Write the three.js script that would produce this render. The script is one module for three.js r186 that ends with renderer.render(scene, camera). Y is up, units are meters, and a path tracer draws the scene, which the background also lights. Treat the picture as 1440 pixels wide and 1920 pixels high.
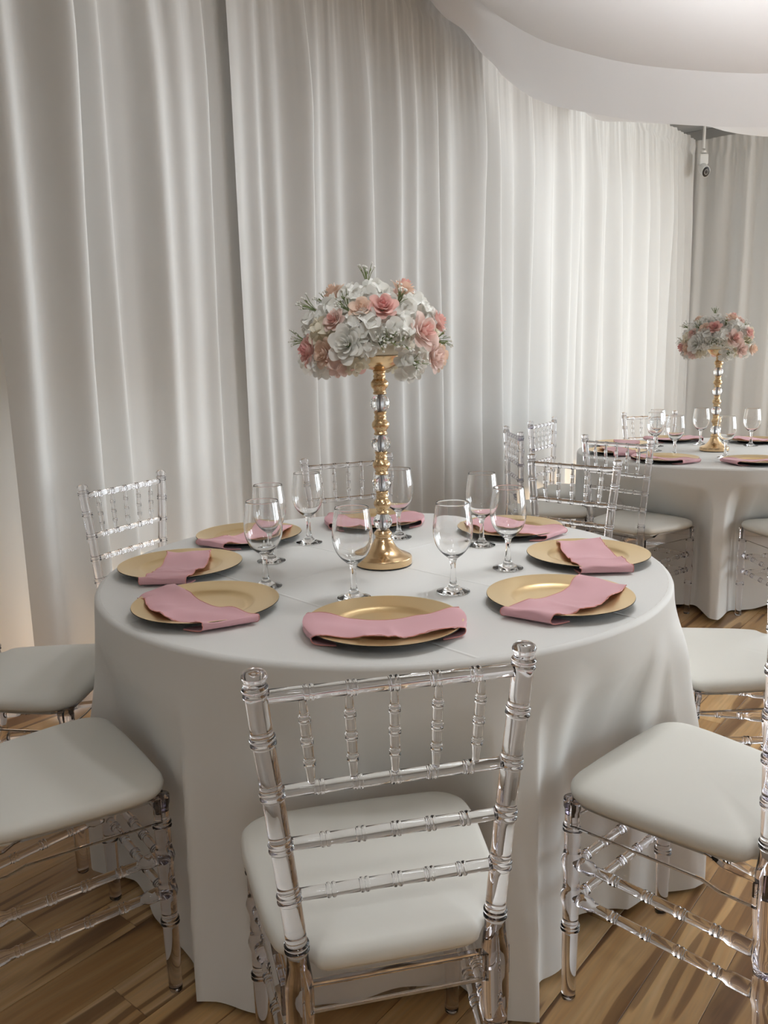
import * as THREE from 'three';
import { mergeGeometries, mergeVertices } from 'three/addons/utils/BufferGeometryUtils.js';
import { RectAreaLightUniformsLib } from 'three/addons/lights/RectAreaLightUniformsLib.js';
import { RoundedBoxGeometry } from 'three/addons/geometries/RoundedBoxGeometry.js';

// ---------------------------------------------------------------- camera, sky, lights, exposure
const V = (x, y, z) => new THREE.Vector3(x, y, z);
const D2R = Math.PI / 180;
const scene = new THREE.Scene();
const camera = new THREE.PerspectiveCamera(64.6, 1440 / 1920, 0.05, 100);
camera.position.set(0.004, 1.319, 2.157);
camera.rotation.order = 'YXZ';
camera.rotation.set(-10.77 * D2R, 0, -1.31 * D2R);
scene.add(camera);

const renderer = new THREE.WebGLRenderer({ antialias: true });
renderer.toneMapping = THREE.LinearToneMapping;
renderer.toneMappingExposure = 1.5;
renderer.shadowMap.enabled = true;
renderer.shadowMap.type = THREE.PCFSoftShadowMap;
RectAreaLightUniformsLib.init();

// The room stands at an angle to the view: U runs along the draped wall, N from that wall into the room.
const TURN = 50.42 * D2R;
const U = V(Math.cos(TURN), 0, -Math.sin(TURN)), N = V(Math.sin(TURN), 0, Math.cos(TURN));
const room = (u, n, y) => V(U.x * u + N.x * n, y, U.z * u + N.z * n);

scene.background = new THREE.Color(0.80, 0.92, 1.0);          // bright overcast sky
scene.backgroundIntensity = 1.6;
function unseenWindowLight(u, n, y, w, h, dir, power, color) {        // daylight of one unseen opening, out of view
  const l = new THREE.RectAreaLight(color, power, w, h);
  l.position.copy(room(u, n, y));
  l.lookAt(room(u + dir[0], n + dir[1], y + (dir[2] || 0)));
  scene.add(l);
  return l;
}
const DAY = new THREE.Color(0.88, 0.95, 1.0);
const UNSEEN_WINDOWS_BACK = [[0.5, 1.4], [2.35, 1.4], [3.95, 1.4], [5.55, 1.4]];       // out of view, placed to light curtains and tables: [centre along the wall, width]
const UNSEEN_WINDOWS_RIGHT = [[4.9, 1.8]];  // out of view, placed to light the back and far left curtains
for (const [n, w] of UNSEEN_WINDOWS_BACK) unseenWindowLight(6.86, n, 1.65, w - 0.1, 2.2, [-1, 0, 0], n < 1 ? 4.0 : 5.8, DAY);  // the first stands unseen behind the back curtain and brightens it
for (const [u, w] of UNSEEN_WINDOWS_RIGHT) unseenWindowLight(u, 6.40, 1.55, w - 0.1, 2.2, [0, -1, 0], 6.0, DAY);
const sun = new THREE.DirectionalLight(new THREE.Color(1.0, 0.72, 0.42), 12);
sun.position.copy(room(-3.0, -9.0, 11.0)); sun.target.position.copy(room(0, -1.5, 0));
sun.castShadow = true; sun.shadow.mapSize.set(2048, 2048);
Object.assign(sun.shadow.camera, { left: -9, right: 9, top: 9, bottom: -9, near: 1, far: 40 });
scene.add(sun, sun.target);

// ---------------------------------------------------------------- helpers
let seed = 20240611;
const rnd = () => { seed = (seed * 1664525 + 1013904223) >>> 0; return seed / 4294967296; };
const rr = (a, b) => a + (b - a) * rnd();
const clamp = (x, a = 0, b = 1) => Math.min(b, Math.max(a, x));
const lerp = (a, b, t) => a + (b - a) * t;
const sstep = (a, b, x) => { const t = clamp((x - a) / (b - a)); return t * t * (3 - 2 * t); };
function table1(pts, x) {                                       // piecewise smooth table lookup
  if (x <= pts[0][0]) return pts[0][1];
  for (let i = 1; i < pts.length; i++) if (x <= pts[i][0]) {
    const p0 = pts[Math.max(0, i - 2)], p1 = pts[i - 1], p2 = pts[i], p3 = pts[Math.min(pts.length - 1, i + 1)];
    const t = (x - p1[0]) / (p2[0] - p1[0]), h = p2[0] - p1[0];
    const m1 = (p2[1] - p0[1]) / Math.max(1e-6, p2[0] - p0[0]) * h, m2 = (p3[1] - p1[1]) / Math.max(1e-6, p3[0] - p1[0]) * h;
    const t2 = t * t, t3 = t2 * t;
    return (2 * t3 - 3 * t2 + 1) * p1[1] + (t3 - 2 * t2 + t) * m1 + (-2 * t3 + 3 * t2) * p2[1] + (t3 - t2) * m2;
  }
  return pts[pts.length - 1][1];
}
const names = new Map();
function numbered(name) {
  const n = names.get(name) || 0; names.set(name, n + 1);
  return n ? `${name}_${String(n).padStart(3, '0')}` : name;
}
function shadows(o) { o.traverse(m => { if (m.isMesh) { m.castShadow = true; m.receiveShadow = true; } }); return o; }
function part(name, geo, mat, parent) {
  const m = new THREE.Mesh(geo, mat); m.name = name; m.castShadow = true; m.receiveShadow = true;
  if (parent) parent.add(m);
  return m;
}
function thing(name, label, category, pos = V(0, 0, 0), turn = 0, group) {
  const g = new THREE.Group(); g.name = numbered(name); g.position.copy(pos); g.rotation.y = turn;
  g.userData = { label, category }; if (group) g.userData.group = group;
  scene.add(g); return g;
}
function tag(o, label, category, group) { o.userData.label = label; o.userData.category = category; if (group) o.userData.group = group; return o; }
function struct(name, geo, mat, pos = V(0, 0, 0), turn = TURN) {
  const m = geo ? part(name, geo, mat) : new THREE.Group();
  m.name = name; m.position.copy(pos); m.rotation.y = turn; m.userData.kind = 'structure';
  scene.add(m); return m;
}
function dup(root, pos, turn, label, group) {
  const r = root.clone(); r.name = numbered(root.name.replace(/_\d{3}$/, '')); r.position.copy(pos); r.rotation.y = turn;
  r.userData = { ...root.userData, label }; if (group) r.userData.group = group;
  scene.add(r); return r;
}
// a grid surface from f(i/cols, j/rows) -> Vector3
function sheet(cols, rows, f, closeU = false, uvf) {
  const pos = [], uv = [], idx = [];
  for (let j = 0; j <= rows; j++) for (let i = 0; i <= cols; i++) {
    const p = f(i / cols, j / rows); pos.push(p.x, p.y, p.z);
    if (uvf) uv.push(...uvf(i / cols, j / rows, p)); else uv.push(i / cols, j / rows);
  }
  const w = cols + 1;
  for (let j = 0; j < rows; j++) for (let i = 0; i < cols; i++) {
    const a = j * w + i; idx.push(a, a + 1, a + w + 1, a, a + w + 1, a + w);
  }
  const g = new THREE.BufferGeometry();
  g.setAttribute('position', new THREE.Float32BufferAttribute(pos, 3));
  g.setAttribute('uv', new THREE.Float32BufferAttribute(uv, 2));
  g.setIndex(idx); g.computeVertexNormals();
  if (closeU) {                                                 // make the normals agree along the seam
    const n = g.attributes.normal;
    for (let j = 0; j <= rows; j++) {
      const a = j * w, b = a + cols, v = V(n.getX(a) + n.getX(b), n.getY(a) + n.getY(b), n.getZ(a) + n.getZ(b)).normalize();
      n.setXYZ(a, v.x, v.y, v.z); n.setXYZ(b, v.x, v.y, v.z);
    }
  }
  return g;
}
const lathe = (pts, seg = 40) => new THREE.LatheGeometry(pts.map(p => new THREE.Vector2(p[0], p[1])), seg);
// a round rod through given centres with given radii, ends closed
function sweep(C, R, seg = 14) {
  const n = C.length, pos = [], idx = [];
  let ref = V(0, 0, 1);
  const t0 = C[1].clone().sub(C[0]).normalize(); if (Math.abs(t0.z) > 0.9) ref = V(1, 0, 0);
  for (let i = 0; i < n; i++) {
    const t = C[Math.min(n - 1, i + 1)].clone().sub(C[Math.max(0, i - 1)]).normalize();
    const a = ref.clone().sub(t.clone().multiplyScalar(ref.dot(t))).normalize(), b = t.clone().cross(a);
    for (let k = 0; k < seg; k++) {
      const q = k / seg * 2 * Math.PI;
      pos.push(C[i].x + R[i] * (a.x * Math.cos(q) + b.x * Math.sin(q)), C[i].y + R[i] * (a.y * Math.cos(q) + b.y * Math.sin(q)), C[i].z + R[i] * (a.z * Math.cos(q) + b.z * Math.sin(q)));
    }
  }
  for (let i = 0; i < n - 1; i++) for (let k = 0; k < seg; k++) {
    const a = i * seg + k, b = i * seg + (k + 1) % seg; idx.push(a, b, b + seg, a, b + seg, a + seg);
  }
  pos.push(C[0].x, C[0].y, C[0].z, C[n - 1].x, C[n - 1].y, C[n - 1].z);
  const s = n * seg;
  for (let k = 0; k < seg; k++) { idx.push(s, (k + 1) % seg, k); idx.push(s + 1, (n - 1) * seg + k, (n - 1) * seg + (k + 1) % seg); }
  const g = new THREE.BufferGeometry();
  g.setAttribute('position', new THREE.Float32BufferAttribute(pos, 3)); g.setIndex(idx); g.computeVertexNormals();
  return g;
}
// a turned rod along a curve: base radius with pairs of raised rings at given fractions
function turned(curve, len, radius, rings, opt = {}) {
  const ts = new Set([0, 1]), { ring = 0.0035, half = 0.0035, gap = 0.0085, extra = [], seg = 14, n = 24 } = opt;
  for (let i = 0; i <= n; i++) ts.add(i / n);
  for (const r of rings) for (const o of [-gap / 2, gap / 2]) for (const k of [-1, -0.8, -0.4, 0, 0.4, 0.8, 1]) ts.add(clamp(r + (o + k * half) / len));
  for (const e of extra) ts.add(e);
  const T = [...ts].sort((a, b) => a - b), C = [], R = [];
  for (const t of T) {
    let r = typeof radius === 'function' ? radius(t) : radius, add = 0;
    for (const q of rings) for (const o of [-gap / 2, gap / 2]) {
      const d = (t - q) * len - o; if (Math.abs(d) < half) add = Math.max(add, ring * Math.sqrt(Math.max(0, 1 - (d / half) ** 2)));
    }
    C.push(curve(t)); R.push(r + add);
  }
  return sweep(C, R, seg);
}
const line = (a, b) => t => a.clone().lerp(b, t);

// seeded value noise (periodic)
function noiseGrid(n, s) { const save = seed; seed = s; const a = new Float32Array(n * n); for (let i = 0; i < n * n; i++) a[i] = rnd(); seed = save; return a; }
const NG = noiseGrid(64, 77);
function vnoise(x, y, px, py) {
  let xi = Math.floor(x), yi = Math.floor(y); let fx = x - xi, fy = y - yi; fx = fx * fx * (3 - 2 * fx); fy = fy * fy * (3 - 2 * fy);
  const m = (a, p) => ((a % p) + p) % p, h = (a, b) => NG[(m(a, px) * 7 + m(b, py) * 13 & 63) * 64 + ((m(a, px) * 29 + m(b, py) * 5 + (m(b, py) >> 3) * 11 + (m(a, px) >> 4) * 17) & 63)];
  return lerp(lerp(h(xi, yi), h(xi + 1, yi), fx), lerp(h(xi, yi + 1), h(xi + 1, yi + 1), fx), fy);
}
function dataTex(w, h, f, srgb = true) {
  const d = new Uint8Array(w * h * 4);
  for (let y = 0; y < h; y++) for (let x = 0; x < w; x++) { const c = f(x / w, y / h), k = (y * w + x) * 4; d[k] = c[0]; d[k + 1] = c[1]; d[k + 2] = c[2]; d[k + 3] = 255; }
  const t = new THREE.DataTexture(d, w, h, THREE.RGBAFormat); t.wrapS = t.wrapT = THREE.RepeatWrapping; t.magFilter = THREE.LinearFilter; t.minFilter = THREE.LinearMipmapLinearFilter; t.generateMipmaps = true;
  if (srgb) t.colorSpace = THREE.SRGBColorSpace; t.needsUpdate = true; return t;
}

// ---------------------------------------------------------------- materials
const std = o => new THREE.MeshStandardMaterial(o), phy = o => new THREE.MeshPhysicalMaterial(o);
const C = (r, g, b) => new THREE.Color().setRGB(r, g, b);
const woodTex = dataTex(2048, 1024, (u, v) => {                    // 2.4 m x 1.2 m of streaked hickory
  const warp = (vnoise(u * 5, v * 9, 5, 9) - 0.5) * 0.026 + (vnoise(u * 14, v * 22, 14, 22) - 0.5) * 0.007;
  const y = v + warp;
  const a = vnoise(u * 4, y * 30, 4, 30), b = vnoise(u * 7, y * 64, 7, 64), c = vnoise(u * 16, y * 160, 16, 160), f = vnoise(u * 60, y * 400, 60, 400);
  const broad = vnoise(u * 3, y * 12, 3, 12);
  let dark = sstep(0.60, 0.72, a * 0.62 + b * 0.38) * (0.55 + 0.45 * broad);
  dark = Math.max(dark, sstep(0.70, 0.76, b) * 0.55);
  let t = 0.35 * broad + 0.3 * b + 0.2 * c + 0.15 * f;
  const L = [224, 192, 146], M = [182, 139, 88], K = [98, 66, 39];
  const o = [];
  for (let k = 0; k < 3; k++) { let x = lerp(L[k], M[k], clamp(t * 1.5 - 0.25)); x = lerp(x, K[k], dark * 0.85); o.push(clamp(x * (0.94 + 0.12 * f), 0, 255)); }
  return o;
});
const weave = dataTex(256, 256, (u, v) => { const a = Math.sin(u * 128 * Math.PI) * 0.5 + Math.sin(v * 128 * Math.PI) * 0.5, n = vnoise(u * 32, v * 32, 32, 32); const k = 128 + 40 * a + 60 * (n - 0.5); return [k, k, k]; }, false);
weave.repeat.set(8, 8);
const M = {
  curtain: phy({ color: C(0.80, 0.79, 0.77), roughness: 1, transmission: 0.22, thickness: 0, side: THREE.DoubleSide }),
  drape: phy({ color: C(0.86, 0.845, 0.845), roughness: 1, transmission: 0.38, thickness: 0, side: THREE.DoubleSide }),
  cloth: phy({ color: C(0.79, 0.785, 0.765), roughness: 0.62, sheen: 0.25, sheenRoughness: 0.5, sheenColor: C(1, 1, 1), side: THREE.DoubleSide }),
  acrylic: phy({ color: C(1, 1, 1), roughness: 0.02, transmission: 1, thickness: 0.02, ior: 1.49, attenuationColor: C(0.80, 0.76, 0.90), attenuationDistance: 0.16 }),
  glass: phy({ color: C(1, 1, 1), roughness: 0.0, transmission: 1, thickness: 0.003, ior: 1.5 }),
  crystal: phy({ color: C(1, 1, 1), roughness: 0.0, transmission: 1, thickness: 0.03, ior: 1.6 }),
  vinyl: std({ color: C(0.77, 0.755, 0.70), roughness: 0.48 }),
  charger: std({ color: C(0.85, 0.64, 0.35), metalness: 0.88, roughness: 0.30 }),
  chargerBack: std({ color: C(0.03, 0.027, 0.025), roughness: 0.6 }),
  napkin: phy({ color: C(0.74, 0.42, 0.46), roughness: 0.6, sheen: 0.5, sheenRoughness: 0.4, sheenColor: C(1, 0.8, 0.88), side: THREE.DoubleSide }),
  stitch: std({ color: C(0.72, 0.30, 0.26), roughness: 0.7 }),
  gold: std({ color: C(0.74, 0.53, 0.31), metalness: 1, roughness: 0.2 }),
  goldTurned: std({ color: C(0.68, 0.49, 0.28), metalness: 1, roughness: 0.24, bumpScale: 0.0012, bumpMap: dataTex(256, 128, (u, v) => {
    const a = Math.max(0, Math.sin(u * 24 * Math.PI + 2.2 * Math.sin(v * 8 * Math.PI))), b = Math.max(0, Math.sin(v * 14 * Math.PI)), n = vnoise(u * 48, v * 24, 48, 24), k = clamp(150 + 70 * a * b - 120 * sstep(0.66, 0.8, n), 0, 255); return [k, k, k];
  }, false) }),
  steel: std({ color: C(0.35, 0.36, 0.38), metalness: 1, roughness: 0.3 }),
  wall: std({ color: C(0.62, 0.60, 0.57), roughness: 0.9 }),
  ceilingTile: std({ color: C(0.76, 0.755, 0.74), roughness: 0.95 }),
  gridBar: std({ color: C(0.45, 0.44, 0.42), roughness: 0.6 }),
  subfloor: std({ color: C(0.10, 0.075, 0.05), roughness: 0.9 }),
  frame: std({ color: C(0.35, 0.34, 0.33), roughness: 0.5 }),
  pane: phy({ color: C(1, 1, 1), roughness: 0, transmission: 1, thickness: 0, ior: 1.45 }),
  unseen_ground: std({ color: C(0.13, 0.135, 0.14), roughness: 0.95 }),
  unseen_sunshade: std({ color: C(0.5, 0.48, 0.45), roughness: 0.9 }),
  white: std({ color: C(0.78, 0.78, 0.76), roughness: 0.4 }),
  black: std({ color: C(0.02, 0.02, 0.022), roughness: 0.25 }),
  tableWood: std({ color: C(0.42, 0.30, 0.18), roughness: 0.6 }),
};
const planks = [[1, 1, 1], [0.86, 0.82, 0.78], [1.08, 1.06, 1.02], [0.94, 0.93, 0.95], [0.80, 0.74, 0.66]].map(c => std({ map: woodTex, color: C(...c), roughness: 0.36 }));
const petalMat = c => phy({ color: C(...c), roughness: 0.9, transmission: 0.4, thickness: 0, side: THREE.DoubleSide });
const PET = { white: petalMat([0.88, 0.87, 0.83]), cream: petalMat([0.86, 0.81, 0.68]), pink: petalMat([0.82, 0.52, 0.47]), peach: petalMat([0.85, 0.66, 0.54]), rose: petalMat([0.80, 0.43, 0.41]), blush: petalMat([0.85, 0.67, 0.61]) };
const GREEN = std({ color: C(0.20, 0.25, 0.10), roughness: 0.7 }), LEAF = std({ color: C(0.14, 0.20, 0.07), roughness: 0.6, side: THREE.DoubleSide });

// ---------------------------------------------------------------- room shell
const U0 = -5.2, U1 = 6.95, N0 = -1.86, N1 = 6.5, HC = 3.46;
const box = (w, h, d) => new THREE.BoxGeometry(w, h, d);
function boxAt(u0, u1, y0, y1, n0, n1) { const g = box(u1 - u0, y1 - y0, n1 - n0); g.translate((u0 + u1) / 2, (y0 + y1) / 2, (n0 + n1) / 2); return g; }
// a wall along u with openings [ua, ub, ya, yb]
function wallU(n0, n1, holes) {
  const gs = [], us = [...new Set([U0 - 0.2, U1 + 0.2, ...holes.flatMap(h => [h[0], h[1]])])].sort((a, b) => a - b);
  for (let i = 0; i < us.length - 1; i++) {
    const h = holes.find(q => q[0] <= us[i] && q[1] >= us[i + 1]);
    if (!h) gs.push(boxAt(us[i], us[i + 1], -0.1, HC + 0.1, n0, n1));
    else { if (h[2] > -0.1) gs.push(boxAt(us[i], us[i + 1], -0.1, h[2], n0, n1)); gs.push(boxAt(us[i], us[i + 1], h[3], HC + 0.1, n0, n1)); }
  }
  return mergeGeometries(gs);
}
const holesR = UNSEEN_WINDOWS_RIGHT.map(([u, w]) => [u - w / 2, u + w / 2, 0.45, 2.65]);
const holesL = [[-0.36, 0.75, 0.03, 1.26], [3.0, 4.35, 0.85, 2.75], [4.55, 5.95, 0.85, 2.75]];  // unseen behind the curtain: low one for its warm glow, others backlight it
struct('wall_left', wallU(N0 - 0.16, N0, holesL), M.wall);
struct('wall_right', wallU(N1, N1 + 0.16, holesR), M.wall);
struct('wall_back', (() => {
  const gs = []; let p = N0;
  for (const [n, w] of UNSEEN_WINDOWS_BACK) { gs.push(boxAt(U1, U1 + 0.16, -0.1, HC + 0.1, p, n - w / 2), boxAt(U1, U1 + 0.16, -0.1, 0.5, n - w / 2, n + w / 2), boxAt(U1, U1 + 0.16, 2.8, HC + 0.1, n - w / 2, n + w / 2)); p = n + w / 2; }
  gs.push(boxAt(U1, U1 + 0.16, -0.1, HC + 0.1, p, N1)); return mergeGeometries(gs);
})(), M.wall);
struct('wall_front', boxAt(U0 - 0.16, U0, -0.1, HC + 0.1, N0, N1), M.wall);
let winNo = 0;
function unseenWindowAt(h, n, turn = 0) {
  const w = struct(`window_${++winNo}`, null, null, V(0, 0, 0), TURN + turn);
  const [a, b, y0, y1] = h, f = 0.05;
  const gs = [boxAt(a, b, y0, y0 + f, n - 0.04, n + 0.04), boxAt(a, b, y1 - f, y1, n - 0.04, n + 0.04), boxAt(a, a + f, y0, y1, n - 0.04, n + 0.04), boxAt(b - f, b, y0, y1, n - 0.04, n + 0.04)];
  const m = (a + b) / 2; gs.push(boxAt(m - 0.02, m + 0.02, y0, y1, n - 0.03, n + 0.03));
  part('window_frame', mergeGeometries(gs), M.frame, w);
  for (const [p, q] of [[a + f, m - 0.02], [m + 0.02, b - f]]) {
    const g = new THREE.PlaneGeometry(q - p, y1 - y0 - 2 * f); g.translate((p + q) / 2, (y0 + y1) / 2, n); part('pane', g, M.pane, w);
  }
}
for (const h of holesL) unseenWindowAt(h, N0 - 0.08);
for (const h of holesR) unseenWindowAt(h, N1 + 0.08);
for (const [n, w] of UNSEEN_WINDOWS_BACK) unseenWindowAt([-(n + w / 2), -(n - w / 2), 0.5, 2.8], U1 + 0.08, Math.PI / 2);
struct('unseen_ground', boxAt(U0 - 4, U1 + 4, -0.2, -0.12, N0 - 9, N0 - 0.16), M.unseen_ground);  // unseen ground outside, kept dark so little light bounces onto the curtain
struct('unseen_sunshade', boxAt(U0, U1, 2.95, 3.05, N0 - 1.30, N0 - 0.16), M.unseen_sunshade);  // unseen slab, placed to keep the sun off the upper curtain

// ceiling: slab, and near the draped corner its tiles and bars
const ceil = struct('ceiling', null, null);
part('slab', boxAt(U0 - 0.16, U1 + 0.16, HC + 0.02, HC + 0.14, N0 - 0.16, N1 + 0.16), M.wall, ceil);
part('tile_field', mergeGeometries([boxAt(U0, 4.5, HC - 0.005, HC + 0.02, N0, N1), boxAt(4.5, U1, HC - 0.005, HC + 0.02, 0.62, N1)]), M.ceilingTile, ceil);
for (let i = 0; i < 4; i++) for (let j = 0; j < 4; j++) {
  const a = 4.5 + i * 0.6125, b = N0 + j * 0.62;
  part('ceiling_tile', boxAt(a + 0.012, a + 0.60, HC - 0.006 - 0.002 * ((i + j) % 2), HC + 0.02, b + 0.012, b + 0.608), M.ceilingTile, ceil);
}
for (let i = 0; i <= 4; i++) part('grid_bar', boxAt(4.5 + i * 0.6125 - 0.012, 4.5 + i * 0.6125 + 0.012, HC - 0.012, HC + 0.01, N0, 0.62), M.gridBar, ceil);
for (let j = 1; j <= 4; j++) part('grid_bar', boxAt(4.5, U1, HC - 0.013, HC + 0.01, N0 + j * 0.62 - 0.012, N0 + j * 0.62 + 0.012), M.gridBar, ceil);

// unseen ceiling lamps, placed to light table, flowers and drapes; one is added fill
const PANEL_LIT = std({ color: C(0.9, 0.9, 0.88), emissive: C(0.95, 0.98, 1), emissiveIntensity: 4 });
function unseenPanel(u, n, power, label) {
  const p = room(u, n, HC - 0.005), t = thing('unseen_ceiling_lamp', label, 'ceiling light', p, TURN, 'unseen ceiling lamps');
  part('frame', mergeGeometries([boxAt(-0.62, 0.62, -0.02, 0, -0.32, -0.29), boxAt(-0.62, 0.62, -0.02, 0, 0.29, 0.32), boxAt(-0.62, -0.59, -0.02, 0, -0.29, 0.29), boxAt(0.59, 0.62, -0.02, 0, -0.29, 0.29)]), M.white, t);
  part('diffuser', boxAt(-0.59, 0.59, -0.012, -0.004, -0.29, 0.29), PANEL_LIT, t);
  const l = new THREE.RectAreaLight(new THREE.Color(0.95, 0.98, 1.0), power, 1.16, 0.56); l.position.set(0, -0.03, 0); l.rotation.x = -Math.PI / 2; t.add(l);
}
function unseen_lamp(u, n, power, half, aim, label) {                              // round ceiling lamp, out of view
  const p = room(u, n, HC - 0.005), t = thing('unseen_lamp', label, 'ceiling light', p);
  part('trim', lathe([[0.20, 0], [0.24, 0], [0.24, -0.015], [0.225, -0.022], [0.20, -0.012]].reverse(), 48), M.white, t);
  part('diffuser', new THREE.CylinderGeometry(0.205, 0.205, 0.006, 48).translate(0, -0.006, 0), PANEL_LIT, t);
  const l = new THREE.SpotLight(new THREE.Color(0.96, 0.985, 1.0), power, 0, half * D2R, 0.8, 2); l.position.set(0, -0.03, 0); l.target.position.copy(aim).sub(p); l.castShadow = true; l.shadow.radius = 10; l.shadow.mapSize.set(1024, 1024); t.add(l, l.target);
}
unseen_lamp(0.25, 0.45, 3.1, 37, room(0.25, 0.45, 0), 'unseen round ceiling lamp over the near table');  // out of view, placed to light the table top and seats
unseen_lamp(-1.35, 1.1, 8.5, 11, V(0, 1.32, 0), 'unseen round ceiling lamp aimed at the near flowers');  // out of view, placed to brighten the front of the flowers
unseen_lamp(-2.6, 2.6, 4.2, 60, room(-2.2, 2.0, 0), 'added round fill lamp in the ceiling behind the viewer');  // added fill for the cloth front, floor and left curtain
unseenPanel(1.6, 0.7, 7, 'unseen lit rectangular panel above the draped fabric');  // out of view, placed to brighten the ceiling drapes from above

// floor: planks running along U
const floor = struct('floor', null, null);
part('subfloor', boxAt(U0 - 0.16, U1 + 0.16, -0.12, -0.012, N0 - 0.16, N1 + 0.16), M.subfloor, floor);
const PW = 0.127;
function plankGeo(L, u0, v0) {
  const w = PW / 2 - 0.0006, l = L / 2 - 0.0006, b = 0.0003, t = 0.012, pos = [], uv = [], idx = [];
  const ring = (x, y, z) => [[-x, y, -z], [x, y, -z], [x, y, z], [-x, y, z]];
  const add = q => { const k = pos.length / 3; for (const p of q) { pos.push(...p); uv.push(u0 + (p[0] + L / 2) / 2.4, v0 + (p[2] + p[1]) / 1.2); } idx.push(k, k + 2, k + 1, k, k + 3, k + 2); };
  const A = ring(l - b, 0, w - b), B = ring(l, -b, w), Cc = ring(l, -t, w);
  add(A); for (let i = 0; i < 4; i++) { const j = (i + 1) % 4; add([A[j], A[i], B[i], B[j]].reverse().map(x => x).reverse()); add([B[j], B[i], Cc[i], Cc[j]]); }
  const g = new THREE.BufferGeometry(); g.setAttribute('position', new THREE.Float32BufferAttribute(pos, 3)); g.setAttribute('uv', new THREE.Float32BufferAttribute(uv, 2)); g.setIndex(idx); g.computeVertexNormals(); return g;
}
const LENS = [0.52, 0.71, 0.9, 1.12];
const plankVar = LENS.map(L => Array.from({ length: 7 }, () => plankGeo(L, rnd(), rnd())));
function seenFloor(p) {                                           // where the photograph shows the floor from near
  const x = p.x, z = p.z, r = Math.hypot(x, z);
  if (z > 1.35 || z < -2.4) return false;
  if (z > -0.75 && x > -1.75 && x < 1.6 && r > 0.30) return true;
  return x > 0.9 && x < 2.5 && z > -2.1 && z < 0.6;
}
{
  const far = []; let count = 0;
  for (let k = 0; ; k++) {
    const nC = N0 + 0.02 + PW / 2 + k * PW; if (nC - PW / 2 > N1) break;
    let u = U0 - rr(0, 1);
    while (u < U1) {
      const li = Math.floor(rnd() * 4), g = plankVar[li][Math.floor(rnd() * 7)], L = LENS[li], mat = planks[Math.floor(rnd() * 5)], uc = u + L / 2; u += L;
      const near = [-0.4, 0, 0.4].some(s => seenFloor(room(uc + s * L, nC, 0)));
      if (near && count < 290) { const m = part('plank', g, mat, floor); m.name = count ? `plank_${String(count).padStart(3, '0')}` : 'plank'; m.position.set(uc, 0, nC); count++; }
      else { const q = g.clone(); q.translate(uc, 0, nC); far.push(q); }
    }
  }
  const f = part('far_planks', mergeGeometries(far), planks[0], floor); f.userData.kind = 'stuff';
}

// ---------------------------------------------------------------- wall curtains
const ROD = 3.3, NC = -1.56;
// crests of the folds: [place along the wall, depth, how far it reaches back on the near side, drop on the far side]
function curtainGeo(u0, u1, folds, o = {}) {
  const { top = ROD, bottom = 0.015, n0 = NC, res = 0.008, rows = 54, lean0 = 0, lean1 = 0, along = 'u', sd = 1 } = o;
  const cols = Math.round((u1 - u0) / res);
  return sheet(cols, rows, (s, t) => {
    const y = lerp(top, bottom, t), d = top - y;
    let u = lerp(u0 + lean0 * t, u1 + lean1 * t, s), n = 0;
    const wob = 0.012 * Math.sin(d * 1.3 + sd) * sstep(0, 1, d);
    for (const [c, a, l, r, ph = 0] of folds) {
      const x = u - c - wob - ph * t, q = x < 0 ? x / l : x / r, w = Math.exp(-q * q * 1.6);
      if (w > 1e-4) n += a * w * (0.55 + 0.45 * sstep(0.0, 0.9, d)) * (1 + 0.12 * Math.sin(d * 1.7 + c * 9 + sd));
    }
    const g = Math.exp(-d / 0.22);                                  // fine gathers under the rod pocket
    n += g * (0.010 * Math.sin(u * 118 + 3 * Math.sin(u * 17)) + 0.006 * Math.sin(u * 207 + 2 * Math.sin(u * 31))) * sstep(0.07, 0.16, d);
    n += 0.0005 * Math.sin(u * 64 + 2.2 * Math.sin(u * 9 + d * 0.5)) + 0.004 * Math.sin(u * 23 + d * 0.6 + sd) + 0.014 * Math.sin(u * 13.7 + sd * 2 + 0.4 * d) * sstep(0.1, 1, d);
    if (d < 0.13) n = n * 0.55 + 0.006 * Math.sin(u * 90) ;
    n += 0.012 * Math.exp(-Math.pow((d - 0.05) / 0.045, 2));        // the rod in its pocket
    const P = along === 'u' ? V(u, y, n0 + n) : V(n0 - n, y, u);
    return P;
  }, false, (s, t) => [lerp(u0, u1, s), t * 3.3]);
}
function makeFolds(list, k = 1) {
  return list.map((e, i) => {
    const [c, amp = 1, wr = 1, ph = 0] = Array.isArray(e) ? e : [e];
    const prev = i ? (Array.isArray(list[i - 1]) ? list[i - 1][0] : list[i - 1]) : c - 0.17, next = i < list.length - 1 ? (Array.isArray(list[i + 1]) ? list[i + 1][0] : list[i + 1]) : c + 0.17;
    return [c, amp * k * clamp(0.42 * (c - prev), 0.03, 0.09), clamp((c - prev) * 0.66, 0.03, 0.2), wr * clamp((next - c) * 0.30, 0.022, 0.06), ph];
  });
}
function curtain(u0, u1, list, label, opt = {}) {
  const m = part(numbered('curtain'), curtainGeo(u0, u1, makeFolds(list, opt.k || 1), opt), M.curtain);
  m.rotation.y = TURN; scene.add(m);
  return tag(m, label, 'curtain');
}
curtain(-2.6, -0.13, [-2.4, -2.2, -2.0, -1.8, -1.6, -1.42, -1.2, -1.02, -0.84, -0.66, -0.5, -0.40], 'white curtain at the far left edge of the photo, behind its neighbour\'s edge', { n0: NC - 0.075, sd: 3, k: 0.6 });
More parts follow.
